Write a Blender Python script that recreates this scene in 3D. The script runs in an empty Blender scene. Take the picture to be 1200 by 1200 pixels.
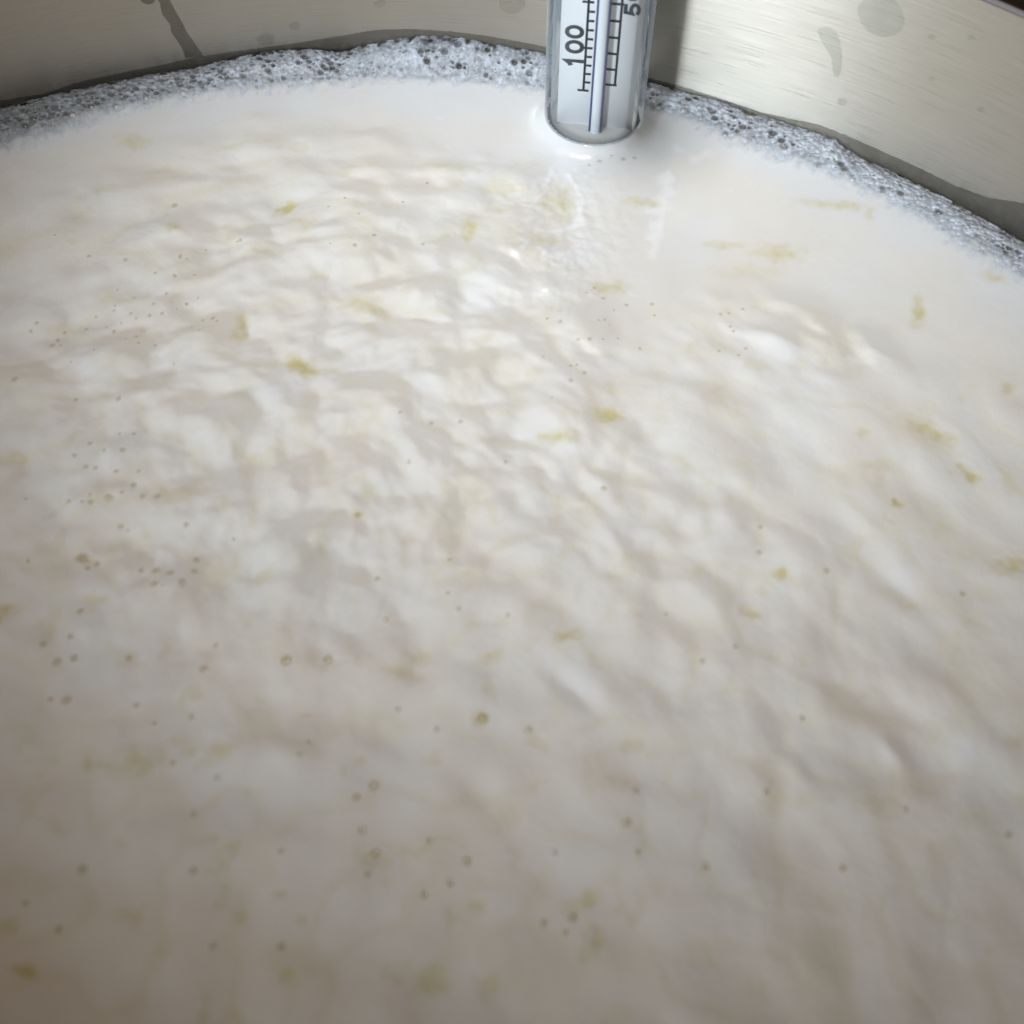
import bpy, bmesh, math, random
import numpy as np
from math import sin, cos, pi, radians, hypot, atan2, sqrt
from mathutils import Vector, Matrix

random.seed(4)
rng = np.random.default_rng(11)
MM = 0.001

# ------------------------------------------------------------------ camera, world, light, exposure
# millimetres: milk level z = 0, camera above the milk inside the pot's outline
F, PITCH, ROLL, CAM_H = 1299.63, 1.02085, -0.005158, 151.278       # focal length in px of a 1200 px frame
CX, CY, R = -31.55, 32.241, 174.366                                # pot axis and inner radius
RIM_H = 39.9                                                     # rim above the milk
TX, TY, TR = 16.975, 186.25, 10.0                                  # thermometer axis and radius

scene = bpy.context.scene
col = scene.collection
FW = np.array([0, cos(PITCH), -sin(PITCH)]); _rt = np.array([1., 0, 0]); _up = np.array([0, sin(PITCH), cos(PITCH)])
RT = _rt * cos(ROLL) + _up * sin(ROLL); UP = -_rt * sin(ROLL) + _up * cos(ROLL)
cd = bpy.data.cameras.new('camera'); cam = bpy.data.objects.new('camera', cd); col.objects.link(cam)
cam.matrix_world = Matrix(((RT[0], UP[0], -FW[0], 0), (RT[1], UP[1], -FW[1], 0), (RT[2], UP[2], -FW[2], CAM_H * MM), (0, 0, 0, 1)))
cd.sensor_width = 36; cd.lens = 36 * F / 1200
cd.clip_start = 0.005; cd.clip_end = 50
cd.dof.use_dof = True; cd.dof.focus_distance = 0.222; cd.dof.aperture_fstop = 15
scene.camera = cam

world = bpy.data.worlds.new('World'); scene.world = world; world.use_nodes = True
bg = world.node_tree.nodes['Background']
bg.inputs[0].default_value = (1.0, 0.71, 0.45, 1); bg.inputs[1].default_value = 0.21

def area(name, az, el, dist, sx, sy, power, color, target=(CX, CY, 0)):
    l = bpy.data.lights.new(name, 'AREA'); l.shape = 'RECTANGLE'; l.size = sx; l.size_y = sy
    l.energy = power; l.color = color
    o = bpy.data.objects.new(name, l); col.objects.link(o)
    d = Vector((cos(el) * cos(az), cos(el) * sin(az), sin(el)))
    o.location = Vector(target) * MM + d * dist
    o.rotation_euler = d.to_track_quat('Z', 'Y').to_euler()
    return o
# the window that lights the pot from the left, behind the photographer
area('window_light', radians(-128), radians(10.5), 1.6, 0.22, 0.28, 41, (0.82, 0.92, 1.0))
# added fill spot above the far side; its cone makes the milk's falloff
sl = bpy.data.lights.new('overhead_fill', 'SPOT'); sl.energy = 8.6; sl.color = (0.97, 0.98, 1.0); sl.spot_size = radians(35); sl.spot_blend = 1.0; sl.shadow_soft_size = 0.05
so = bpy.data.objects.new('overhead_fill', sl); col.objects.link(so); so.location = (-0.030, 0.190, 0.46)
so.rotation_euler = (so.location - Vector((0.012, 0.154, 0))).to_track_quat('Z', 'Y').to_euler()

vs = scene.view_settings
vs.view_transform = 'Standard'; vs.look = 'None'; vs.exposure = -0.5; vs.gamma = 1; vs.use_curve_mapping = False
scene.render.engine = 'CYCLES'
scene.cycles.use_denoising = True
scene.cycles.max_bounces = 7; scene.cycles.transparent_max_bounces = 16
scene.render.filter_size = 1.9

# ------------------------------------------------------------------ helpers
def tag(o, label=None, cat=None, group=None, kind=None):
    if label: o['label'] = label
    if cat: o['category'] = cat
    if group: o['group'] = group
    if kind: o['kind'] = kind
    return o
def empty(name, loc=(0, 0, 0)):
    o = bpy.data.objects.new(name, None); o.location = Vector(loc) * MM; o.empty_display_size = 0.01
    col.objects.link(o); return o
def link(name, mesh, mat=None, parent=None, smooth=True):
    if mat and not mesh.materials: mesh.materials.append(mat)
    if smooth: mesh.polygons.foreach_set('use_smooth', np.ones(len(mesh.polygons), bool))
    o = bpy.data.objects.new(name, mesh); col.objects.link(o)
    if parent:
        o.parent = parent
        p = parent; off = Vector((0, 0, 0))
        while p: off += p.location; p = p.parent
        mesh.transform(Matrix.Translation(-off))    # meshes are made in scene millimetres
    return o
def mesh_np(name, V, Q):
    """V (n,3) in mm, Q (m,4) or (m,3) indices"""
    m = bpy.data.meshes.new(name)
    V = np.asarray(V, np.float32) * MM; Q = np.asarray(Q, np.int32); k = Q.shape[1]
    m.vertices.add(len(V)); m.vertices.foreach_set('co', V.ravel())
    m.loops.add(Q.size); m.loops.foreach_set('vertex_index', Q.ravel())
    m.polygons.add(len(Q)); m.polygons.foreach_set('loop_start', np.arange(len(Q), dtype=np.int32) * k)
    m.update(calc_edges=True); m.validate()
    return m
def grid_mesh(name, P, wrap=False):
    """P (a,b,3) grid of points -> quads; wrap closes the first axis"""
    a, b = P.shape[:2]
    I = np.arange(a * b).reshape(a, b)
    if wrap: I = np.vstack([I, I[:1]])
    Q = np.stack([I[:-1, :-1], I[1:, :-1], I[1:, 1:], I[:-1, 1:]], -1).reshape(-1, 4)
    return mesh_np(name, P.reshape(-1, 3), Q)
def attr(mesh, name, rgb):
    at = mesh.color_attributes.new(name, 'FLOAT_COLOR', 'POINT')
    c = np.ones((len(mesh.vertices), 4), np.float32); c[:, :rgb.shape[1]] = rgb
    at.data.foreach_set('color', c.ravel())
def revolve(name, prof, n=256, c=(CX, CY)):
    t = np.linspace(0, 2 * pi, n, endpoint=False); prof = np.array(prof, float)
    P = np.zeros((n, len(prof), 3))
    P[..., 0] = c[0] + np.cos(t)[:, None] * prof[None, :, 0]; P[..., 1] = c[1] + np.sin(t)[:, None] * prof[None, :, 0]
    P[..., 2] = prof[None, :, 1]
    return grid_mesh(name, P, True)
def ray(x, y):
    d = FW + (x - 600) / F * RT + (600 - y) / F * UP
    return d / np.linalg.norm(d)
CAM = np.array([0, 0, CAM_H])
def on_milk(x, y):                             # where a measured spot of the photograph lies on the milk
    d = ray(x, y); return (CAM + d * (-CAM_H / d[2]))[:2]
def on_wall(x, y):                             # ... on the pot wall: angle about the axis and height
    d = ray(x, y); o = CAM[:2] - [CX, CY]; a = d[:2] @ d[:2]; b = o @ d[:2]; c = o @ o - R * R
    p = CAM + (-b + sqrt(b * b - a * c)) / a * d
    return atan2(p[1] - CY, p[0] - CX), p[2]

def hash2(ix, iy, seed):
    h = (ix.astype(np.int64) * 374761393 + iy.astype(np.int64) * 668265263 + seed * 974711) & 0x7fffffff
    h = ((h ^ (h >> 13)) * 1274126177) & 0x7fffffff
    return (h ^ (h >> 16)) & 0xffff
def perlin(x, y, seed=0):
    x0 = np.floor(x); y0 = np.floor(y); fx = x - x0; fy = y - y0
    ix = x0.astype(np.int64); iy = y0.astype(np.int64)
    def g(dx, dy):
        a = hash2(ix + dx, iy + dy, seed) * (2 * pi / 65536)
        return np.cos(a) * (fx - dx) + np.sin(a) * (fy - dy)
    sx = fx ** 3 * (fx * (fx * 6 - 15) + 10); sy = fy ** 3 * (fy * (fy * 6 - 15) + 10)
    a = g(0, 0) + sx * (g(1, 0) - g(0, 0)); b = g(0, 1) + sx * (g(1, 1) - g(0, 1))
    return (a + sy * (b - a)) * 1.5
def fbm(x, y, oct=4, seed=0, gain=.5):
    s = 0; a = 1
    for i in range(oct):
        s = s + a * perlin(x * 2 ** i + 7.3 * i, y * 2 ** i - 3.1 * i, seed + i); a *= gain
    return s
def sstep(a, b, x):
    t = np.clip((x - a) / (b - a), 0, 1); return t * t * (3 - 2 * t)

# ------------------------------------------------------------------ materials
def newmat(name):
    m = bpy.data.materials.new(name); m.use_nodes = True
    nt = m.node_tree; return m, nt, nt.nodes['Principled BSDF'], nt.nodes['Material Output']
def N(nt, t, **kw):
    n = nt.nodes.new(t)
    for k, v in kw.items():
        if k.startswith('i_'): n.inputs[k[2:].replace('_', ' ')].default_value = v
        else: setattr(n, k, v)
    return n
def simple(name, c, rough=.4, metal=0, spec=.5):
    m, nt, b, o = newmat(name)
    b.inputs['Base Color'].default_value = (*c, 1); b.inputs['Roughness'].default_value = rough
    b.inputs['Metallic'].default_value = metal; b.inputs['Specular IOR Level'].default_value = spec
    return m
def mixrgb(nt, fac, a, b, blend='MIX'):
    n = nt.nodes.new('ShaderNodeMix'); n.data_type = 'RGBA'; n.blend_type = blend
    for sock, v in ((n.inputs[0], fac), (n.inputs[6], a), (n.inputs[7], b)):
        if isinstance(v, bpy.types.NodeSocket): nt.links.new(v, sock)
        elif isinstance(v, (int, float)): sock.default_value = v
        else: sock.default_value = (*v, 1)
    return n.outputs[2]
def math_n(nt, op, a, b=None):
    n = nt.nodes.new('ShaderNodeMath'); n.operation = op
    for i, v in enumerate((a, b)):
        if v is None: continue
        if isinstance(v, bpy.types.NodeSocket): nt.links.new(v, n.inputs[i])
        else: n.inputs[i].default_value = v
    return n.outputs[0]

def steel_mat():
    m, nt, b, o = newmat('brushed_steel')
    tc = N(nt, 'ShaderNodeTexCoord')
    # cylindrical coordinates about the pot axis so that the brushing runs round the wall
    sep = N(nt, 'ShaderNodeSeparateXYZ'); nt.links.new(tc.outputs['Object'], sep.inputs[0])
    x = sep.outputs[0]; y = sep.outputs[1]
    ang = math_n(nt, 'ARCTAN2', y, x)
    cmb = N(nt, 'ShaderNodeCombineXYZ')
    nt.links.new(math_n(nt, 'MULTIPLY', ang, 14.0), cmb.inputs[0])
    nt.links.new(math_n(nt, 'MULTIPLY', sep.outputs[2], 2600.0), cmb.inputs[1])
    br = N(nt, 'ShaderNodeTexNoise', i_Scale=1.0, i_Detail=4.0); nt.links.new(cmb.outputs[0], br.inputs['Vector'])
    bl = N(nt, 'ShaderNodeTexNoise', i_Scale=28.0, i_Detail=3.0); nt.links.new(tc.outputs['Object'], bl.inputs['Vector'])
    c = mixrgb(nt, br.outputs[0], (.40, .376, .33), (.53, .503, .45))
    c = mixrgb(nt, math_n(nt, 'MULTIPLY', bl.outputs[0], .35), c, (.38, .355, .31))
    nt.links.new(c, b.inputs['Base Color'])
    b.inputs['Metallic'].default_value = 1
    r = N(nt, 'ShaderNodeMapRange'); r.inputs[3].default_value = .25; r.inputs[4].default_value = .32
    nt.links.new(br.outputs[0], r.inputs[0]); nt.links.new(r.outputs[0], b.inputs['Roughness'])
    b.inputs['Anisotropic'].default_value = .88; b.inputs['Anisotropic Rotation'].default_value = .25
    tg = N(nt, 'ShaderNodeTangent'); tg.direction_type = 'RADIAL'; tg.axis = 'Z'; nt.links.new(tg.outputs[0], b.inputs['Tangent'])
    bp = N(nt, 'ShaderNodeBump', i_Strength=.12, i_Distance=.0001); nt.links.new(br.outputs[0], bp.inputs['Height'])
    nt.links.new(bp.outputs[0], b.inputs['Normal'])
    return m
STEEL = steel_mat()

def milk_mat():
    m, nt, b, o = newmat('curdled_milk_surface')
    at = N(nt, 'ShaderNodeAttribute', attribute_name='tint')
    sp = N(nt, 'ShaderNodeSeparateColor'); nt.links.new(at.outputs['Color'], sp.inputs[0])
    tc = N(nt, 'ShaderNodeTexCoord')
    n1 = N(nt, 'ShaderNodeTexNoise', i_Scale=160.0, i_Detail=4.0); nt.links.new(tc.outputs['Object'], n1.inputs['Vector'])
    n2 = N(nt, 'ShaderNodeTexNoise', i_Scale=900.0, i_Detail=4.0); nt.links.new(tc.outputs['Object'], n2.inputs['Vector'])
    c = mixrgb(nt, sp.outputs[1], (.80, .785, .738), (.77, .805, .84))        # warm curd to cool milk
    n3 = N(nt, 'ShaderNodeTexNoise', i_Scale=75.0, i_Detail=5.0, i_Roughness=.62); nt.links.new(tc.outputs['Object'], n3.inputs['Vector'])
    mr = N(nt, 'ShaderNodeMapRange'); mr.inputs[1].default_value = .30; mr.inputs[2].default_value = .75; nt.links.new(n3.outputs[0], mr.inputs[0])
    c = mixrgb(nt, math_n(nt, 'MULTIPLY', mr.outputs[0], .22), c, (.66, .635, .575))
    c = mixrgb(nt, math_n(nt, 'MULTIPLY', n1.outputs[0], .14), c, (.86, .85, .83))
    c = mixrgb(nt, at.outputs['Alpha'], c, (.88, .90, .92))                     # bright glints painted into the milk colour
    c = mixrgb(nt, sp.outputs[0], c, (.60, .555, .27))                       # yellow whey and butterfat
    nt.links.new(c, b.inputs['Base Color'])
    rg = N(nt, 'ShaderNodeMapRange'); rg.inputs[3].default_value = .55; rg.inputs[4].default_value = .13
    nt.links.new(sp.outputs[2], rg.inputs[0]); nt.links.new(rg.outputs[0], b.inputs['Roughness'])
    nt.links.new(math_n(nt, 'ADD', .16, math_n(nt, 'MULTIPLY', sp.outputs[2], .5)), b.inputs['Specular IOR Level'])
    b.inputs['Subsurface Weight'].default_value = 0
    b.inputs['Subsurface Radius'].default_value = (1.0, .8, .55)
    b.inputs['Subsurface Scale'].default_value = .0012
    bp = N(nt, 'ShaderNodeBump', i_Strength=.22, i_Distance=.00035)
    hh = math_n(nt, 'MULTIPLY', n2.outputs[0], math_n(nt, 'SUBTRACT', 1.0, sp.outputs[2]))
    nt.links.new(hh, bp.inputs['Height']); nt.links.new(bp.outputs[0], b.inputs['Normal'])
    return m
MILK = milk_mat()

def foam_mat():
    m, nt, b, o = newmat('milk_foam')
    at = N(nt, 'ShaderNodeAttribute', attribute_name='tint')
    sp = N(nt, 'ShaderNodeSeparateColor'); nt.links.new(at.outputs['Color'], sp.inputs[0])
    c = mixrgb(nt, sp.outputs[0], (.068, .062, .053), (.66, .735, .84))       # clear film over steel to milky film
    nt.links.new(c, b.inputs['Base Color'])
    b.inputs['Roughness'].default_value = .38
    b.inputs['Specular IOR Level'].default_value = .55
    nt.links.new(sp.outputs[1], b.inputs['Alpha'])
    return m
FOAM = foam_mat()

def film_mat(name, c, rough, gloss):
    """thin wet or dried film: darkens the steel behind it, with a faint sheen of its own"""
    m, nt, b, o = newmat(name); nt.nodes.remove(b)
    tc = N(nt, 'ShaderNodeTexCoord')
    n = N(nt, 'ShaderNodeTexNoise', i_Scale=220.0, i_Detail=3.0); nt.links.new(tc.outputs['Object'], n.inputs['Vector'])
    tr = N(nt, 'ShaderNodeBsdfTransparent'); nt.links.new(mixrgb(nt, n.outputs[0], c, [min(1, x * 1.12) for x in c]), tr.inputs[0])
    gl = N(nt, 'ShaderNodeBsdfGlossy'); gl.inputs['Roughness'].default_value = rough
    mx = N(nt, 'ShaderNodeMixShader'); mx.inputs[0].default_value = gloss
    nt.links.new(tr.outputs[0], mx.inputs[1]); nt.links.new(gl.outputs[0], mx.inputs[2]); nt.links.new(mx.outputs[0], o.inputs[0])
    return m
FILM = film_mat('wet_milk_film', (.62, .61, .59), .25, .05)
SPOT = film_mat('dried_water_spot', (.86, .87, .86), .4, .02)

def glass_mat():
    m, nt, b, o = newmat('clear_glass')
    nt.nodes.remove(b)
    tr = N(nt, 'ShaderNodeBsdfTransparent'); tr.inputs[0].default_value = (.965, .98, .985, 1)
    gl = N(nt, 'ShaderNodeBsdfGlossy'); gl.inputs['Roughness'].default_value = .03; gl.inputs[0].default_value = (.95, .97, 1, 1)
    fr = N(nt, 'ShaderNodeFresnel', i_IOR=1.14)
    mx = N(nt, 'ShaderNodeMixShader'); nt.links.new(fr.outputs[0], mx.inputs[0])
    nt.links.new(tr.outputs[0], mx.inputs[1]); nt.links.new(gl.outputs[0], mx.inputs[2])
    lw = N(nt, 'ShaderNodeLayerWeight'); lw.inputs[0].default_value = .35            # pale diffuse colour imitates light scattering where the wall is seen edge-on
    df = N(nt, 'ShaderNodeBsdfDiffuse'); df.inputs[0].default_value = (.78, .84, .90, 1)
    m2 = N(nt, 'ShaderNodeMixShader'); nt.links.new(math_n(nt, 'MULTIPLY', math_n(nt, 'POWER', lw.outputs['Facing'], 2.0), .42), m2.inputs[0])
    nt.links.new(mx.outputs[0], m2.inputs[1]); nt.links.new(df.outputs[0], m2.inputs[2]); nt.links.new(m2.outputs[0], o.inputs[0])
    return m
GLASS = glass_mat()
CARD = simple('scale_card', (.86, .86, .89), .45)
INK = simple('black_ink', (.02, .02, .025), .5)
CAPIL = simple('capillary_glass', (.74, .76, .80), .2)
BLUE = simple('blue_glass_edge', (.06, .075, .17), .25)
STOVE = simple('black_stove', (.012, .011, .013), .25)
def bubble_mat():
    m, nt, b, o = newmat('whey_bubble')
    tc = N(nt, 'ShaderNodeObjectInfo')
    c = mixrgb(nt, tc.outputs['Random'], (.54, .49, .22), (.58, .52, .32))
    nt.links.new(c, b.inputs['Base Color']); b.inputs['Roughness'].default_value = .12
    lw = N(nt, 'ShaderNodeAttribute', attribute_name='tint'); nt.links.new(lw.outputs['Fac'], b.inputs['Alpha'])
    return m
BUB = bubble_mat()

# ------------------------------------------------------------------ setting: the stove under the pot
st = mesh_np('stove_top', [(-900, -700, -122), (900, -700, -122), (900, 900, -122), (-900, 900, -122)], [(0, 1, 2, 3)])
tag(link('stove_top', st, STOVE), 'black stove top under the steel pot', kind='structure')

# ------------------------------------------------------------------ the pot
pot = tag(empty('stock_pot', (CX, CY, -121)), 'stainless steel pot with brushed inner wall, holding the milk', 'pot')
T = 0.9
link('wall', revolve('wall', [(R, -116), (R, -60), (R, -5), (R, 10), (R, RIM_H - 1.2), (R, RIM_H - .85), (R, RIM_H - .8), (R + T, RIM_H - .8), (R + T, RIM_H - 1.35), (R + T, -60), (R + T, -116)], 512), STEEL, pot)
rim_p = [(R + .45 + .55 * cos(a), RIM_H - .75 + .55 * sin(a)) for a in np.linspace(0, 2 * pi, 17)]
link('rim', revolve('rim', rim_p, 512), simple('dull_rim_steel', (.16, .15, .15), .55, 1.0), pot)
link('base', revolve('base', [(0.01, -118), (R - 4, -118), (R + T, -116.1), (R - 2, -121), (0.01, -121)], 128), STEEL, pot)

# heights measured along the wall (angle about the axis -> height)
def wall_curve(pts, scale=1.0, base=None):
    az = sorted(on_wall(*p) for p in pts)
    a = np.array([q[0] for q in az]); z = np.array([q[1] for q in az])
    return a, z
FOAM_TOP = [(-70, 160), (0, 142), (60, 128), (100, 119), (160, 104), (220, 82), (270, 68), (310, 60), (360, 57), (400, 60), (430, 52), (480, 42), (520, 41), (560, 47), (600, 55), (640, 62), (690, 76), (740, 90), (790, 104), (840, 117), (890, 134), (930, 146), (980, 163), (1010, 186), (1050, 212), (1090, 232), (1120, 247), (1150, 272), (1200, 296), (1280, 345)]
WET_TOP = [(-70, 138), (0, 118), (50, 110), (90, 97), (120, 90), (180, 78), (230, 67), (300, 57), (350, 50), (400, 42), (440, 35), (480, 34), (530, 37), (570, 42), (640, 55), (690, 70), (740, 86), (790, 99), (840, 114), (890, 131), (935, 141), (960, 146), (1000, 162), (1040, 180), (1080, 198), (1120, 218), (1160, 232), (1200, 238), (1280, 270)]
FOAM_END = [(-70, 206), (0, 186), (50, 172), (100, 152), (150, 136), (200, 127), (260, 117), (320, 112), (380, 108), (440, 100), (500, 101), (560, 104), (620, 112), (700, 128), (760, 138), (800, 146), (850, 172), (900, 190), (950, 204), (1000, 226), (1050, 252), (1100, 284), (1150, 312), (1200, 338), (1280, 395)]
wa, wz = wall_curve(WET_TOP); fa, fz = wall_curve(FOAM_TOP)
ea = []
for p in FOAM_END:
    q = on_milk(*p); ea.append((atan2(q[1] - CY, q[0] - CX), hypot(q[0] - CX, q[1] - CY)))
ea.sort(); er = np.array([e[1] for e in ea]); ea = np.array([e[0] for e in ea])
def around(a, ka, kv, mean, seed, amp, freq=14):
    """measured where the photograph shows it, drifting to an ordinary value round the rest of the pot"""
    v = np.interp(a, ka, kv)
    out = np.clip(np.maximum(ka[0] - a, a - ka[-1]) / .35, 0, 1)
    n = mean + amp * fbm(a * freq, a * 0 + seed, 4, seed)
    return v * (1 - out) + n * out
# angles: fine where the camera looks, coarse elsewhere; range -pi/2 .. 3pi/2 with the seam behind the camera
A0, A1 = radians(15), radians(140)
fine = np.arange(A0, A1, .19 / R)
coarse = np.concatenate([np.arange(A1, 1.5 * pi, 1.0 / R)])
angs = np.concatenate([np.arange(-.5 * pi, A0, 1.0 / R), fine, coarse, [1.5 * pi]])

# wet film clinging to the wall above the foam
wz_a = around(angs, wa, wz, 6.0, 3, 1.2) + .12 * fbm(angs * 160, angs * 0, 3, 21)
rows = np.linspace(0, 1, 6)
P = np.zeros((len(angs), 6, 3)); zz = -1.5 + (wz_a[:, None] + 1.5) * rows
rr = R - .12 * np.sqrt(np.clip(1.03 - rows ** 6, 0, 1))
P[..., 0] = CX + np.cos(angs)[:, None] * rr; P[..., 1] = CY + np.sin(angs)[:, None] * rr; P[..., 2] = zz
o = link('wet_film', grid_mesh('wet_film', P), FILM, pot)
tag(o, 'dark wet band of milk film on the steel wall above the foam')

def wall_patch(name, outline, mat, label=None, lift=.08):
    """thin dried or wet mark lying on the curved wall; outline in measured spots, subdivided so that it follows the curve"""
    pts = [on_wall(*p) for p in outline]
    c = np.mean(pts, 0); bm = bmesh.new(); rings = []
    n = len(pts) * 4; dense = []
    for i in range(len(pts)):
        p0, p1, p2, p3 = [np.array(pts[(i + k - 1) % len(pts)]) for k in range(4)]
        for j in range(4):
            t = j / 4
            dense.append(.5 * ((2 * p1) + (-p0 + p2) * t + (2 * p0 - 5 * p1 + 4 * p2 - p3) * t * t + (-p0 + 3 * p1 - 3 * p2 + p3) * t ** 3))
    for s in (1, .93, .6, .25):
        ring = []
        for q in dense:
            a, z = c + (q - c) * s; rad = R - (lift if s < 1 else .015)
            ring.append(bm.verts.new(((CX + cos(a) * rad) * MM, (CY + sin(a) * rad) * MM, z * MM)))
        rings.append(ring)
    for r0, r1 in zip(rings, rings[1:]):
        for i in range(n): bm.faces.new((r0[i], r0[(i + 1) % n], r1[(i + 1) % n], r1[i]))
    bm.faces.new(rings[-1])
    m = bpy.data.meshes.new(name); bm.to_mesh(m); bm.free()
    o = link(name, m, mat, pot)
    if label: o['label'] = label
    return o
def strip_patch(name, left, right, mat, label=None, lift=.10):
    """a run or drip: two measured edges, top to bottom"""
    k = len(left); P = np.zeros((k, 6, 3))
    for i in range(k):
        l = np.array(on_wall(*left[i])); r = np.array(on_wall(*right[i]))
        for j in range(6):
            a, z = l + (r - l) * j / 5; rad = R - (lift if 0 < j < 5 else .015)
            P[i, j] = (CX + cos(a) * rad, CY + sin(a) * rad, z)
    o = link(name, grid_mesh(name, P), mat, pot)
    if label: o['label'] = label
def ell(cx, cy, rx, ry, rot=0, n=10, jit=.08):
    return [(cx + cos(t) * rx * (k := 1 + random.uniform(-jit, jit)) * cos(rot) - sin(t) * ry * k * sin(rot),
             cy + cos(t) * rx * k * sin(rot) + sin(t) * ry * k * cos(rot)) for t in np.linspace(0, 2 * pi, n, endpoint=False)]
strip_patch('drip_mark', [(170, -30), (176, -10), (187, 3), (190, 17), (199, 28), (201, 39), (208, 48), (214, 58), (217, 68)],
            [(190, -30), (194, -10), (200, 2), (207, 15), (214, 27), (219, 38), (226, 47), (232, 56), (239, 66)], FILM, 'dark milk run down the left of the steel wall', .11)
wall_patch('drip_smudge', ell(173, 0, 9, 5, .1), FILM, lift=.14)
wall_patch('water_spot', ell(1033, 20, 28, 24, .4), SPOT, 'large round dried water spot on the right of the wall')
wall_patch('water_spot', [(958, 36), (968, 31), (979, 36), (985, 52), (987, 72), (984, 88), (977, 88), (974, 68), (965, 52)], SPOT, 'long dried water mark below the round spot')
for x, y, r in ((987, 119, 5), (600, 5, 13), (1092, 43, 4), (1092, 92, 3), (1138, 44, 4), (445, 4, 6), (312, 46, 9), (345, 30, 6), (1150, 128, 4)):
    wall_patch('water_spot', ell(x, y, r * 1.2, r * .8), SPOT)

# ------------------------------------------------------------------ the milk
milk = tag(empty('curdled_milk', (CX, CY, -2)), 'lumpy curdling white milk with yellowish whey patches filling the steel pot', 'milk')
def axis(lo, f0, f1, hi, step, big):
    return np.concatenate([np.linspace(lo, f0, max(2, int((f0 - lo) / big)), endpoint=False), np.arange(f0, f1, step),
                           np.linspace(f1, hi, max(2, int((hi - f1) / big)))])
STEP = .36
xs = axis(CX - R, -122, 118, CX + R, STEP, 3.0); ys = axis(CY - R, 12, 203, CY + R, STEP, 3.0)
X, Y = np.meshgrid(xs, ys, indexing='ij')
RHO = np.hypot(X - CX, Y - CY); TH = np.mod(np.arctan2(Y - CY, X - CX) + pi / 2, 2 * pi)

# how lumpy the skin is: smooth liquid milk near the far wall and to the right of the thermometer
edge_n = 7 * fbm(X / 22, Y / 22, 3, 5)
def blob(x, y, sx, sy=None, rot=0):
    """soft spot of the milk surface, at a measured place, sizes in mm"""
    c = on_milk(x, y); sy = sy or sx
    dx, dy = X - c[0], Y - c[1]; u = dx * cos(rot) + dy * sin(rot); v = -dx * sin(rot) + dy * cos(rot)
    return np.exp(-.5 * ((u / sx) ** 2 + (v / sy) ** 2))
def pblob(x, y, rx, ry, rot=0.):
    """soft ellipse measured in the photograph (radii in px, rot clockwise in the picture), laid on the milk"""
    c = on_milk(x, y)
    e1 = on_milk(x + rx * cos(rot), y + rx * sin(rot)) - c; e2 = on_milk(x - ry * sin(rot), y + ry * cos(rot)) - c
    M = np.linalg.inv(np.array([e1, e2]).T)
    dx, dy = X - c[0], Y - c[1]
    return M[0, 0] * dx + M[0, 1] * dy, M[1, 0] * dx + M[1, 1] * dy
calm = sstep(134, 152, RHO + edge_n - 6 * blob(250, 210, 22, 14) * 2)
right = sstep(.0, .5, 1.1 * blob(900, 225, 24, 12, -.5) + 1.1 * blob(1090, 310, 24, 14, -.7) + .85 * blob(725, 240, 9, 14) + .4 * blob(760, 330, 8, 12))
calm = np.clip(np.maximum(calm, right * .93) - .55 * blob(960, 395, 14, 6, -.3), 0, 1)
lump = 1 - calm
clump = np.clip(1.0 * blob(430, 330, 36, 26) + .8 * blob(250, 500, 26, 24) + .55 * blob(420, 560, 26, 20) + .45 * blob(760, 600, 26, 16, -.6) + .9 * blob(960, 395, 13, 6) + .25 * blob(980, 860, 24, 18) + .4 * blob(330, 720, 22, 18), 0, 1.05)
gain = lump * (.20 + .95 * clump) + .02

# swirl: wrinkles run round the pot
sw = sstep(25, 62, RHO)
wu = RHO + 4 * fbm(X / 30, Y / 30, 2, 31); wv = TH * 100 / 1.6 + 2 * fbm(X / 25, Y / 25, 2, 37)
def soft_abs(n): return np.sqrt(n * n + .03) - .17
def both(f): return f(X, Y) * (1 - sw) + f(wu, wv) * sw if sw is not None else 0
def puffy(sc, seed, o=2):
    return both(lambda u, v: soft_abs(fbm(u / sc, v / sc, o, seed, .36)))
big = fbm(X / 46, Y / 46, 2, 41)
P1 = puffy(11.5, 51)
# puffy curds: many soft domes, longer along the swirl
curd = np.zeros_like(X)
def put_curd(x, y, r, stretch, hgt):
    i0, i1 = np.searchsorted(xs, (x - r * stretch, x + r * stretch)); j0, j1 = np.searchsorted(ys, (y - r * stretch, y + r * stretch))
    if i1 <= i0 or j1 <= j0: return
    dx = X[i0:i1, j0:j1] - x; dy = Y[i0:i1, j0:j1] - y
    a = atan2(y - CY, x - CX) + random.gauss(0, .35); er_ = dx * cos(a) + dy * sin(a); et = -dx * sin(a) + dy * cos(a)
    d2 = (er_ / r) ** 2 + (et / (r * stretch)) ** 2
    z = hgt * np.clip(1 - d2, 0, 1) ** 2
    curd[i0:i1, j0:j1] += z ** 3
for k in range(4200):
    x = random.uniform(-122, 118); y = random.uniform(12, 203)
    r = random.choice((1.5, 2.0, 2.6, 3.4, 4.4, 5.6, 7.5)) * random.uniform(.85, 1.2)
    put_curd(x, y, r, random.uniform(1.0, 1.7), .15 * r ** .9 * random.uniform(.3, 1.3))
curd = np.cbrt(curd)
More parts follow.
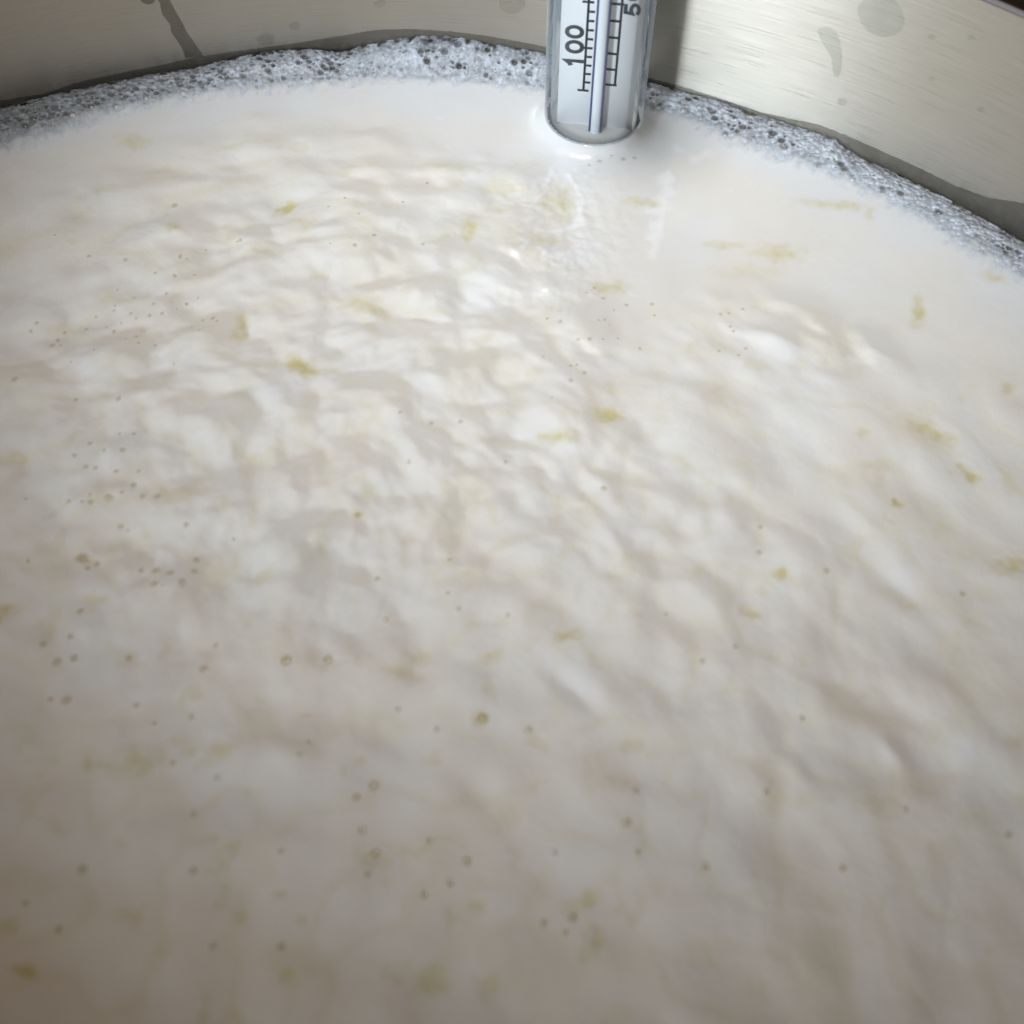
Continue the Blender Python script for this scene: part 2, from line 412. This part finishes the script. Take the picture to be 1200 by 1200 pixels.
# pull the domes out of round
def warp(field, amp, sc, seed):
    wx = X + amp * fbm(X / sc, Y / sc, 3, seed); wy = Y + amp * fbm(X / sc, Y / sc, 3, seed + 9)
    return field[np.clip(np.searchsorted(xs, wx), 0, len(xs) - 1), np.clip(np.searchsorted(ys, wy), 0, len(ys) - 1)]
def blur(f, n):
    k_ = np.exp(-.5 * (np.arange(-3 * n, 3 * n + 1) / n) ** 2); k_ /= k_.sum(); g = f
    for ax in (0, 1):
        pad = [(0, 0), (0, 0)]; pad[ax] = (3 * n, 3 * n); q = np.pad(g, pad, mode='edge'); g = 0
        for i, w_ in enumerate(k_): g = g + w_ * (q[i:i + f.shape[0]] if ax == 0 else q[:, i:i + f.shape[1]])
    return g
curd = warp(curd, .8, 5.0, 191)
h = gain * (.45 * P1 + 1.0 * curd + .20 * puffy(4.6, 57, 2) + .17 * both(lambda u, v: fbm(u / 3.0, v / 3.0, 2, 75)))
hb = blur(h, 1); h = 1.25 * (blur(hb, 2) * (1 - .6 * np.clip(clump, 0, 1)) + 1.3 * .6 * np.clip(clump, 0, 1) * hb) + lump * (.48 + .15 * clump) * blur(both(lambda u, v: fbm(u / 9.5, v / 9.5, 1, 71) + .6 * fbm(u / 19, v / 19, 1, 77)), 2)
h += gain * .018 * fbm(X / 1.1, Y / 1.1, 2, 73)
h += .35 * big * (lump * .8 + .1) + .25 * lump
h += calm * .05 * fbm(X / 14, Y / 14, 3, 81)
# single ridges (+) and troughs (-) that stand out
FEATS = [(480, 378, 55, 11, .3, -1.5), (455, 350, 50, 10, .2, .8), (540, 330, 30, 9, .2, .6), (265, 515, 38, 22, .2, 1.5), (370, 535, 40, 20, .3, -1.0),
         (330, 560, 30, 18, .7, 1.0), (900, 545, 75, 22, .55, -1.3), (690, 560, 45, 12, .65, 1.0), (720, 640, 30, 14, .8, .9), (690, 655, 35, 10, .75, -.8),
         (675, 812, 42, 14, .75, -1.7), (590, 700, 60, 22, .6, .8), (400, 760, 45, 16, .65, 1.2), (440, 860, 38, 22, .3, -1.2), (345, 890, 35, 26, .2, .9),
         (1045, 885, 24, 10, .9, .9), (1085, 905, 32, 14, .95, -.4), (930, 905, 24, 12, .9, .8), (560, 925, 40, 22, .8, -1.0), (475, 720, 30, 14, .6, -.8),
         (565, 242, 22, 12, .1, .9), (540, 285, 20, 16, 1.2, -.8), (395, 255, 45, 10, .1, .6), (320, 265, 45, 9, -.1, -.7), (540, 300, 24, 12, .2, .8),
         (250, 400, 26, 14, .1, .8), (285, 390, 10, 24, 0, -.8), (230, 445, 40, 10, .1, -.7), (350, 436, 30, 12, .4, -.7), (1015, 415, 15, 10, .2, 1.3),
         (910, 405, 24, 12, .5, .9), (940, 390, 28, 8, .3, -.7), (960, 445, 24, 9, .2, .5), (170, 470, 22, 12, .2, .7), (130, 510, 30, 16, 0, .5),
         (820, 700, 40, 16, .7, .7), (1010, 610, 40, 12, .8, .5), (1050, 690, 42, 12, .8, -.6), (990, 740, 40, 12, .7, .5), (870, 470, 40, 14, .5, -.5)]
for x, y, rx, ry, rot, amp in FEATS:
    u, v = pblob(x, y, rx, ry, rot); h += amp * .42 * np.exp(-1.1 * (u * u + v * v)) * (.55 + .45 * lump)
# meniscus at the glass and at the wall
dT = np.hypot(X - TX, Y - TY)
h = h * sstep(9, 17, dT) + 2.1 * np.exp(-np.clip(dT - TR, 0, None) / 1.5)
h *= 1 - .8 * sstep(R - 16, R - 6, RHO)

# colour: R yellow whey, G cool (1) or warm (0), B wet and glossy
YEL = [(335, 246, 13, 7, -.4, .8), (205, 275, 9, 6, 0, .5), (352, 435, 26, 10, .45, .9), (285, 388, 9, 20, .1, .55), (312, 300, 22, 8, 0, .35), (550, 272, 9, 14, 0, .65),
       (435, 368, 28, 9, .35, .5), (655, 518, 22, 8, 0, .75), (712, 491, 19, 9, 0, .8), (716, 337, 18, 9, 0, .55), (752, 237, 24, 6, .05, .5), (530, 200, 34, 7, 0, .35),
       (655, 238, 22, 22, .2, .45), (590, 225, 28, 9, 0, .3), (850, 288, 26, 5, 0, .45), (912, 297, 30, 12, 0, .5), (975, 240, 45, 6, .08, .5), (1018, 252, 6, 10, 0, .4), (1076, 366, 9, 20, 0, .65),
       (880, 318, 40, 9, 0, .25), (1088, 508, 42, 10, .5, .55), (1136, 556, 17, 8, .6, .95), (1050, 593, 9, 5, 0, .7), (1010, 510, 9, 6, 0, .35), (912, 676, 9, 8, 0, .8), (878, 718, 14, 8, .5, .6), (1185, 666, 28, 11, 0, .6), (668, 745, 17, 8, -.3, .8),
       (578, 772, 18, 8, -.2, .5), (566, 843, 10, 10, 0, .8), (740, 874, 13, 8, 0, .45), (478, 792, 24, 9, .3, .45), (165, 895, 32, 17, 0, .45), (104, 896, 6, 9, 0, .6),
       (32, 1138, 14, 9, 0, .85), (697, 1102, 11, 22, .2, .75), (560, 1062, 11, 9, 0, .6), (510, 1150, 20, 25, .4, .5), (356, 1080, 7, 7, 0, .6), (330, 1048, 9, 6, 0, .45),
       (8, 1085, 16, 12, 0, .4), (15, 542, 22, 9, 0, .5), (5, 722, 20, 12, -.3, .7), (100, 657, 11, 8, 0, .6), (112, 706, 14, 7, 0, .55), (215, 588, 34, 10, 0, .3), (262, 672, 32, 18, 0, .28),
       (596, 955, 14, 18, .3, .35), (155, 165, 22, 8, .1, .45), (420, 608, 7, 6, 0, .6), (1180, 455, 9, 8, 0, .6), (1190, 870, 12, 9, 0, .4), (690, 1055, 14, 10, -.4, .5),
       (70, 970, 16, 11, .4, .35), (148, 990, 10, 7, 0, .35), (1165, 325, 18, 7, .2, .45), (640, 285, 25, 8, 0, .3), (450, 855, 32, 15, .2, .2), (795, 545, 26, 9, .5, .25), (300, 545, 24, 9, .5, .25), (720, 915, 30, 9, .2, .25)]
yel = np.zeros_like(X); wob = .42 * fbm(X / 2.4, Y / 2.4, 3, 91)
for x, y, rx, ry, rot, a in YEL:
    u, v = pblob(x, y, rx, ry, rot); d = np.sqrt(u * u + v * v)
    m_ = d < 4
    yel[m_] = np.maximum(yel[m_], a * (1 - sstep(.1, 1.5, d[m_] + wob[m_])))
yel = np.maximum(yel, .30 * lump * sstep(.42, .85, fbm(X / 7, Y / 7, 4, 101)) * (1 - .4 * sw))
creases = lump * np.clip(.12 - P1, 0, .12) * 1.2
yel = np.clip(yel * (.98 + .5 * fbm(X / 1.8, Y / 1.8, 3, 201)) + creases, 0, .9)
h -= yel * .18 * lump
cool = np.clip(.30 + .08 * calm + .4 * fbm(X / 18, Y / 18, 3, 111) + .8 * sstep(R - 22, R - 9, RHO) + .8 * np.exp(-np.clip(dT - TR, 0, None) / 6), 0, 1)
wet = np.clip(.06 + .66 * calm + .3 * blob(690, 260, 10, 18) + .1 * yel + .1 * fbm(X / 9, Y / 9, 2, 121), 0, 1)

glint = np.zeros_like(X)  # glints and wet reflections painted on as pale, slightly raised strokes
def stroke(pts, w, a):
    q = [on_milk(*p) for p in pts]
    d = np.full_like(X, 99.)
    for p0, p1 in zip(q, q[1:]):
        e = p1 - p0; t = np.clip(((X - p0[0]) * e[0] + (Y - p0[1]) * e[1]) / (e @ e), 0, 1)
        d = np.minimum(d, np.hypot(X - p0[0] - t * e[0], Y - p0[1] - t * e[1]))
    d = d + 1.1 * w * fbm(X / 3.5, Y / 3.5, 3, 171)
    np.maximum(glint, .75 * a * (1 - sstep(.0, 1.5 * w, d)), out=glint)
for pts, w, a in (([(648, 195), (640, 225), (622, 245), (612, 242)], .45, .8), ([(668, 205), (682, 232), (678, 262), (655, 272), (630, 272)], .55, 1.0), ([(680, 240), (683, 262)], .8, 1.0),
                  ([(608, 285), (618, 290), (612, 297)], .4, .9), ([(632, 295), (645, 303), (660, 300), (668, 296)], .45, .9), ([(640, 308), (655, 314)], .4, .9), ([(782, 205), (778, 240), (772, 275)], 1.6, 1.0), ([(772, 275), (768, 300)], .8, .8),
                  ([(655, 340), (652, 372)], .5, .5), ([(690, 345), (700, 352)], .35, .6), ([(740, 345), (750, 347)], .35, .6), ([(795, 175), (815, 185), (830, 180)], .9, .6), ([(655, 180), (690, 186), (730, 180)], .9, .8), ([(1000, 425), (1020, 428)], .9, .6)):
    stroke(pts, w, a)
rip = np.clip(blob(650, 255, 9, 11) + .35 * blob(660, 330, 6, 16), 0, 1) * sstep(2.5, 6, dT - TR)
h += .12 * glint + rip * (.16 * fbm(X / 2.6, Y / 2.2, 3, 181) + .03 * fbm(X / .9, Y / .9, 2, 183))
wet = np.clip(wet + .7 * rip + .5 * glint, 0, 1); yel = yel * (1 - glint)
keep = (RHO < R - .15) & (dT > TR - .75)
idx = -np.ones(X.shape, np.int64)
quad = keep[:-1, :-1] & keep[1:, :-1] & keep[1:, 1:] & keep[:-1, 1:]
used = np.zeros_like(keep); used[:-1, :-1] |= quad; used[1:, :-1] |= quad; used[1:, 1:] |= quad; used[:-1, 1:] |= quad
idx[used] = np.arange(used.sum())
Qs = np.stack([idx[:-1, :-1][quad], idx[1:, :-1][quad], idx[1:, 1:][quad], idx[:-1, 1:][quad]], -1)
mm = mesh_np('curd_surface', np.stack([X[used], Y[used], h[used]], -1), Qs)
attr(mm, 'tint', np.stack([yel[used], cool[used], wet[used], glint[used]], -1))
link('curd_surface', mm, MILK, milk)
def milk_z(x, y):
    i = np.clip(np.searchsorted(xs, x), 1, len(xs) - 1); j = np.clip(np.searchsorted(ys, y), 1, len(ys) - 1)
    return h[i, j]

# single bubbles and whey pin-holes in the skin: low domes, each its own part
def dome(name, n=12):
    P = []; a_ = []
    for s, z, al in ((1.0, -.08, 0.0), (.82, .06, .22), (.5, .14, .30), (.2, .17, .36)):
        P.append([(s * cos(t), s * sin(t), z) for t in np.linspace(0, 2 * pi, n, endpoint=False)]); a_ += [al] * n
    V = [p for r in P for p in r] + [(0, 0, .18)]; a_.append(.36)
    m = bpy.data.meshes.new(name)
    F_ = [(k * n + i, k * n + (i + 1) % n, (k + 1) * n + (i + 1) % n, (k + 1) * n + i) for k in range(3) for i in range(n)]
    F_ += [(3 * n + i, 3 * n + (i + 1) % n, 4 * n) for i in range(n)]
    m.from_pydata([Vector(v) for v in V], [], F_)
    attr(m, 'tint', np.repeat(np.array(a_)[:, None], 3, 1)); m.materials.append(BUB)
    m.polygons.foreach_set('use_smooth', np.ones(len(m.polygons), bool)); return m
DOME = dome('bubble')
BUBS = [(215, 690, 7), (185, 673, 6), (186, 692, 5), (167, 672, 4), (203, 679, 6), (231, 660, 5), (229, 674, 5), (97, 656, 7), (115, 663, 4), (104, 669, 4), (132, 590, 6), (110, 595, 4), (84, 593, 3),
        (147, 585, 3), (143, 620, 4), (222, 623, 4), (160, 576, 4), (170, 588, 4), (188, 590, 5), (35, 660, 3), (96, 719, 5), (52, 757, 5), (68, 777, 6), (88, 773, 5), (84, 748, 4), (255, 760, 4),
        (337, 779, 7), (385, 776, 6), (241, 788, 5), (152, 774, 4), (79, 822, 7), (60, 820, 4), (161, 828, 4), (182, 849, 3), (352, 888, 4), (362, 873, 4), (566, 843, 7), (443, 682, 4), (420, 607, 4), (452, 727, 4),
        (467, 833, 4), (512, 856, 4), (620, 856, 5), (744, 929, 5), (733, 966, 6), (438, 922, 7), (418, 936, 5), (424, 974, 5), (440, 1001, 6), (431, 1026, 5), (497, 1050, 5), (527, 1036, 5), (547, 1010, 6), (503, 986, 4),
        (637, 1082, 5), (662, 1094, 4), (671, 1076, 6), (987, 1018, 5), (938, 845, 4), (204, 896, 4), (255, 912, 4), (226, 842, 4), (145, 478, 4), (62, 408, 4), (68, 400, 3), (103, 390, 3), (205, 243, 4), (106, 305, 3),
        (135, 392, 3), (150, 405, 3), (162, 400, 3), (128, 538, 3), (148, 538, 4), (160, 517, 3), (110, 528, 3), (92, 542, 3), (105, 555, 3), (140, 560, 3), (116, 556, 3), (90, 472, 3), (22, 452, 4), (418, 300, 3), (440, 287, 3), (470, 492, 3), (506, 500, 3), (540, 500, 3),
        (656, 384, 3), (690, 404, 3), (684, 443, 3), (700, 380, 3), (668, 455, 3), (707, 577, 4), (592, 546, 3), (480, 548, 3), (525, 700, 3), (538, 718, 3), (527, 660, 3), (595, 725, 3), (1046, 590, 4), (890, 620, 3), (888, 651, 4), (966, 672, 4),
        (1126, 698, 4), (896, 930, 5), (826, 1018, 5), (650, 1000, 4), (747, 1000, 4), (330, 1110, 5), (70, 1090, 5), (32, 1060, 4), (250, 1110, 5), (98, 1020, 6), (330, 1000, 4), (228, 956, 5), (228, 1022, 5), (1180, 980, 5), (1060, 950, 4), (780, 720, 3), (822, 778, 4), (860, 762, 4), (702, 191, 3), (730, 188, 3), (743, 186, 3), (716, 186, 2), (690, 195, 2)]
def put_bubble(x, y, r):
    c = on_milk(x, y); s = (np.linalg.norm(on_milk(x + r, y) - c)) * 1.15
    o = bpy.data.objects.new('bubble', DOME); col.objects.link(o); o.parent = milk
    hs = milk_z(c[0] + np.array([0, s, -s, 0, 0]), c[1] + np.array([0, 0, 0, s, -s])).mean()
    o.location = Vector((c[0], c[1], hs)) * MM - milk.location
    o.scale = Vector((s, s * random.uniform(.85, 1.1), s)) * MM; o.rotation_euler.z = random.uniform(0, 6.28)
for b_ in BUBS: put_bubble(*b_)
for cx_, cy_, sx_, sy_, n_ in ((180, 370, 45, 28, 22), (150, 400, 60, 20, 12), (120, 620, 70, 60, 10), (200, 330, 50, 30, 10), (700, 380, 40, 50, 18), (450, 260, 60, 40, 8), (850, 380, 20, 25, 8)):
    for i in range(n_): put_bubble(random.gauss(cx_, sx_), random.gauss(cy_, sy_), random.uniform(1.6, 2.8))

# ------------------------------------------------------------------ foam against the wall
ft = around(angs, fa, fz, 3.6, 5, .8) + .22 * fbm(angs * 120, angs * 0, 3, 23); ft = np.maximum(ft, .5)
fe = around(angs, ea, er, R - 8, 7, 1.6) + .35 * fbm(angs * 90, angs * 0, 3, 27); fe = np.minimum(fe, R - 2.5)
NS = 76
S = np.linspace(0, 1, NS)
# profile: down the wall, rounding out on to the milk
width = (R - fe)[:, None]; top = ft[:, None]; s = S[None]
px = 1 - np.power(np.clip(1 - s, 0, 1), .75)          # 0 at wall .. 1 at the tip
prof_r = R - .12 - width * np.power(px, 1.25)
prof_z = top * np.power(1 - px, 1.8) + .28 * np.sin(pi * np.clip(px, 0, 1)) * (px < 1) + .04
arc = (angs * R)[:, None] + 0 * s
slen = (np.sqrt(width ** 2 + top ** 2)) * s            # mm along the profile
disp = np.zeros(prof_r.shape); milky = np.ones(prof_r.shape) * .72
best = np.full(prof_r.shape, 9.0)
L0, L1 = A0 * R, A1 * R
i0 = np.searchsorted(angs, A0); nf = len(fine)
row_len = np.sqrt(width ** 2 + top ** 2)[:, 0]
def put_foam(al, sl, r, clear, dent):
    ia = int((al - L0) / .19) + i0; w = int(r / .19) + 3
    a_, b_ = max(i0, ia - w), min(i0 + nf, ia + w)
    if b_ <= a_: return
    dx = arc[a_:b_] - al; dy = slen[a_:b_] - sl; d2 = (dx * dx + dy * dy) / (r * r); inside = d2 < 1
    d = np.sqrt(d2)
    if dent:
        disp[a_:b_][inside] = (-.55 * r * np.sqrt(np.clip(1 - d2, 0, 1)))[inside]
        milky[a_:b_][inside] = (clear + (1 - clear) * sstep(.55, 1.0, d) * .75)[inside]
        return
    z = .42 * r * np.sqrt(np.clip(1 - d2, 0, 1)); up = inside & (z > disp[a_:b_])
    disp[a_:b_][up] = z[up]; milky[a_:b_][up] = (clear + (.95 - clear) * d ** 2.5)[up]
nb = int((L1 - L0) * 30)
for k in range(nb):
    al = random.uniform(L0, L1); u_ = random.random(); ln = row_len[min(len(row_len) - 1, int((al - L0) / .19) + i0)]
    r = random.choice((.28, .32, .38, .45, .55)) * random.uniform(.8, 1.25) * (1.15 - .35 * u_)
    put_foam(al, u_ * ln * 1.02, r, random.choice((.35, .55, .65, .75, .85, .95)), False)
# more open bubbles on the left bank; its dimmer light is coloured in below
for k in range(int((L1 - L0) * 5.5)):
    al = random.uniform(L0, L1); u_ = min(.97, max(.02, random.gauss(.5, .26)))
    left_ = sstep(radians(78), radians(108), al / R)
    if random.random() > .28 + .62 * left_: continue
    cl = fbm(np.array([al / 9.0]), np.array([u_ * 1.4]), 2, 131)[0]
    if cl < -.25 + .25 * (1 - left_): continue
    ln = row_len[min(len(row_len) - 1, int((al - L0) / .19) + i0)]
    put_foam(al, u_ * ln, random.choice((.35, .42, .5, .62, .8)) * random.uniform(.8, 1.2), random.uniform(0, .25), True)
for x, y, r in ((379, 102, 1.15), (310, 106, .6), (193, 135, .8), (246, 121, .5), (870, 152, .9), (905, 160, 1.1), (915, 168, .9), (985, 195, .8), (1055, 228, .8), (1100, 250, .9), (215, 110, .8), (85, 135, .9), (40, 140, .9), (30, 148, .8), (60, 165, .8)):
    q = on_milk(x, y); al = atan2(q[1] - CY, q[0] - CX) * R; rr_ = hypot(q[0] - CX, q[1] - CY)
    i = min(len(angs) - 1, int((al - L0) / .19) + i0); j = int(np.argmin(np.abs(prof_r[i] - min(rr_, R - 1.0))))
    put_foam(al, slen[i, j], r, .02, True)
outer = np.ones(len(angs), bool); outer[i0:i0 + nf] = False
disp[outer] = .35 * np.abs(fbm(arc[outer] / 1.6, slen[outer] / 1.6, 2, 141))
# thicker, whiter lather towards the milk; thin grey film at the top
milky = milky * (.50 + .33 * sstep(.02, .5, px) + .17 * sstep(.5, .8, px)) + .45 * sstep(.62, .95, px)
milky *= 1 - .5 * (sstep(radians(92), radians(122), angs))[:, None] * (1 - .3 * px)  # foam colour darkened on the left to imitate the weaker light there
milky = np.clip(milky + .12 * fbm(arc / 5, slen / 5, 2, 151), 0, 1)
ragged = px + .16 * fbm(arc / 2.2, slen / 2.2, 3, 161)
alpha = sstep(-.05, .12, ragged) * (1 - sstep(.42, 1.02, ragged)) * (.74 + .26 * sstep(.2, .75, milky)) + 0 * milky
# displace along the profile normal
tr_ = np.gradient(prof_r, axis=1); tz_ = np.gradient(prof_z, axis=1); ll = np.hypot(tr_, tz_) + 1e-9
nr, nz = tz_ / ll, -tr_ / ll
damp = sstep(0, .05, s) * (1 - sstep(.93, 1, s))
PR = np.minimum(prof_r + nr * disp * damp, R - .1); PZ = prof_z + nz * disp * damp
P = np.stack([CX + np.cos(angs)[:, None] * PR, CY + np.sin(angs)[:, None] * PR, PZ], -1)
# the glass tube stands in the foam
fm = grid_mesh('milk_foam', P)
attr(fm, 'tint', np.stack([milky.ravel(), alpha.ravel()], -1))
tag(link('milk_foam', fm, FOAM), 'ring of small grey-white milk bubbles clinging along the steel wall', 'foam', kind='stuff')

# ------------------------------------------------------------------ thermometer
th = tag(empty('glass_thermometer', (TX, TY, -70)), 'clear glass thermometer with white printed scale standing in the milk by the wall', 'thermometer')
TOP = 95
prof = [(.01, -72), (4, -71.4), (7.5, -69), (9.5, -65), (TR, -60), (TR, -20), (TR, 0), (TR, 40), (TR, TOP - 6), (9, TOP - 2.5), (6, TOP - .6), (.01, TOP)]
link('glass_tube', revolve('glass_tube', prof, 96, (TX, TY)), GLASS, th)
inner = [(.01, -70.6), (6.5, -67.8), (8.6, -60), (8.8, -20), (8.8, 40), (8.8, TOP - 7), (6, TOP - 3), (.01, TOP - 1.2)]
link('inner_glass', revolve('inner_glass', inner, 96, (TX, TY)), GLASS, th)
link('pale_fill_plug', revolve('pale_fill_plug', [(.01, 1.7), (5, 1.65), (8.0, 1.5), (8.7, 1.1), (8.7, -22), (.01, -22)], 64, (TX, TY)), simple('pale_fill', (.9, .86, .80), .6), th)  # pale plug added to brighten the dark foot of the tube
# the card faces the camera
ux = np.array([TY, -TX]) / hypot(TX, TY); nrm = np.array([-TX, -TY]) / hypot(TX, TY)    # card's right, card's front
ux = np.array([cos(radians(-3)) * ux[0] - sin(radians(-3)) * ux[1], sin(radians(-3)) * ux[0] + cos(radians(-3)) * ux[1]])
nrm = np.array([ux[1], -ux[0]])
BACK = -3.4
def card_pt(u, z, lift=0.):
    return np.array([TX + ux[0] * u + nrm[0] * (lift - BACK), TY + ux[1] * u + nrm[1] * (lift - BACK), z])
def on_card(x, y, lift=0.):
    d = ray(x, y); o_ = card_pt(0, 0, lift); t = ((o_[:2] - CAM[:2]) @ nrm) / (d[:2] @ nrm)
    p = CAM + t * d; return (p[:2] - o_[:2]) @ ux, p[2]
def slab(name, u0, u1, z0, z1, lift, thick, mat, parent, ush=0):
    c = [(u0, z0), (u1, z0), (u1 + ush, z1), (u0 + ush, z1)]
    V = [card_pt(u, z, lift) for u, z in c] + [card_pt(u, z, lift - thick) for u, z in c]
    m = mesh_np(name, V, [(0, 1, 2, 3), (7, 6, 5, 4), (0, 4, 5, 1), (1, 5, 6, 2), (2, 6, 7, 3), (3, 7, 4, 0)])
    return link(name, m, mat, parent, smooth=False)
uL, _ = on_card(656, 60); uR, _ = on_card(756, 60)
uL = max(uL, -8.0); uR = min(uR, 8.0)
card = slab('scale_card', uL, uR, -1.5, 86, 0, .25, CARD, th)
def vline(name, x0, x1, y, w):                # ink line down the card through measured point
    u = on_card(x0, y)[0]; return slab(name, u - w / 2, u + w / 2, on_card(x0, x1)[1], 84, .06, .05, INK, card)
def tick(x0, x1, y0, y1, w=.26):
    a = on_card(x0, y0); b = on_card(x1, y1); zc = (a[1] + b[1]) / 2
    slab('tick', a[0], b[0], zc - w / 2, zc + w / 2, .05, .04, INK, card)
uA = on_card(687, 50)[0]; uB = on_card(725, 50)[0]
zA = on_card(685, 106)[1]; zB = on_card(722, 100)[1]
slab('scale_line', uA - .22, uA + .22, zA, 84, .06, .05, INK, card)
slab('scale_line', uB - .22, uB + .22, zB, 84, .06, .05, INK, card)
z100 = on_card(687, 55)[1]; z50 = on_card(727, 5)[1]
dA = (on_card(687, 2)[1] - zA) / 10; dB = (z50 - zB) / 5
k = 0
while zA + k * dA < 82:
    zz = zA + k * dA; e0, e1 = (uA - 1.15, uA + 1.0) if k % 5 == 0 else (uA, uA + 1.25)
    if k == 5: e0, e1 = uA - .5, uA + 1.25
    slab('tick', e0, e1, zz - .23, zz + .23, .05, .04, INK, card); k += 1
k = 0
while zB + k * dB < 82:
    zz = zB + k * dB; e0, e1 = uB - 1.85, uB
    if k % 5 == 0: e1 = uB + .35
    slab('tick', e0, e1, zz - .23, zz + .23, .05, .04, INK, card); k += 1
def ribbon(pts, w, closed=False):
    """stroke of constant width with mitred joints, in glyph units"""
    p = np.array(pts, float); n = len(p); L, Rr = [], []
    for i in range(n):
        if closed or 0 < i < n - 1: d0 = p[i] - p[i - 1]; d1 = p[(i + 1) % n] - p[i]
        elif i == 0: d0 = d1 = p[1] - p[0]
        else: d0 = d1 = p[i] - p[i - 1]
        d0 = d0 / np.linalg.norm(d0); d1 = d1 / np.linalg.norm(d1)
        nn = np.array([-d0[1] - d1[1], d0[0] + d1[0]]); nn /= np.linalg.norm(nn)
        k_ = w / 2 / max(.45, nn @ np.array([-d0[1], d0[0]])); L.append(p[i] + nn * k_); Rr.append(p[i] - nn * k_)
    V = L + Rr; m_ = n if closed else n - 1
    return V, [(i, i + n, (i + 1) % n + n, (i + 1) % n) for i in range(m_)]
GLYPH = {'0': ([(.5 + .36 * cos(t) * abs(cos(t)) ** -.12 if abs(cos(t)) > 1e-6 else .5, .5 + .41 * sin(t)) for t in np.linspace(.01, 2 * pi + .01, 28, endpoint=False)], True),
         '1': ([(.22, .70), (.42, .78), (.58, .97), (.58, .0)], False),
         '5': ([(.86, .91), (.28, .91), (.19, .47)] + [(.48 + .36 * cos(t), .325 + .24 * sin(t)) for t in np.linspace(radians(140), radians(-150), 16)], False)}
def numeral(ch, box):
    """a printed figure filling a measured box (x0, y0, x1, y1); it reads up the card, its foot to the right"""
    x0, y0, x1, y1 = box; ym = (y0 + y1) / 2; xm = (x0 + x1) / 2
    uf, ut = on_card(x1, ym)[0], on_card(x0, ym)[0]; zl, zr = on_card(xm, y1)[1], on_card(xm, y0)[1]
    pts, closed = GLYPH[ch]; V, Fq = ribbon(pts, .235 if ch != '1' else .26, closed)
    n = len(V); P_ = [card_pt(uf + (ut - uf) * q[1], zl + (zr - zl) * q[0], .06) for q in V] + [card_pt(uf + (ut - uf) * q[1], zl + (zr - zl) * q[0], .01) for q in V]
    Fb = [tuple(i + n for i in f[::-1]) for f in Fq]
    link('numeral', mesh_np('numeral', P_, Fq + Fb), INK, card, smooth=False)
for ch, box in (('1', (662.5, 65, 684, 80)), ('0', (662.5, 46.5, 684, 63)), ('0', (662.5, 29, 684, 45.5)), ('5', (731.5, 3, 750.5, 19.5)), ('0', (732, -15, 751, 1.5))): numeral(ch, box)
# capillary with its blue sides, in front of the card
def rod(name, u, lift, r, z0, z1, mat, parent, n=20):
    t = np.linspace(0, 2 * pi, n, endpoint=False); P = np.zeros((n, 2, 3))
    for i, a in enumerate(t):
        for j, z in enumerate((z0, z1)): P[i, j] = card_pt(u + cos(a) * r, z, lift + sin(a) * r)
    return link(name, grid_mesh(name, P, True), mat, parent)
uC = on_card(705, 50, 1.3)[0]
cap = rod('capillary', uC, 1.35, 1.05, -1.2, 84, CAPIL, th)
rod('blue_line', uC - 1.05, 1.65, .28, -1.2, 84, BLUE, cap, 10)
rod('blue_line', uC + 1.05, 1.65, .28, -1.2, 84, BLUE, cap, 10)
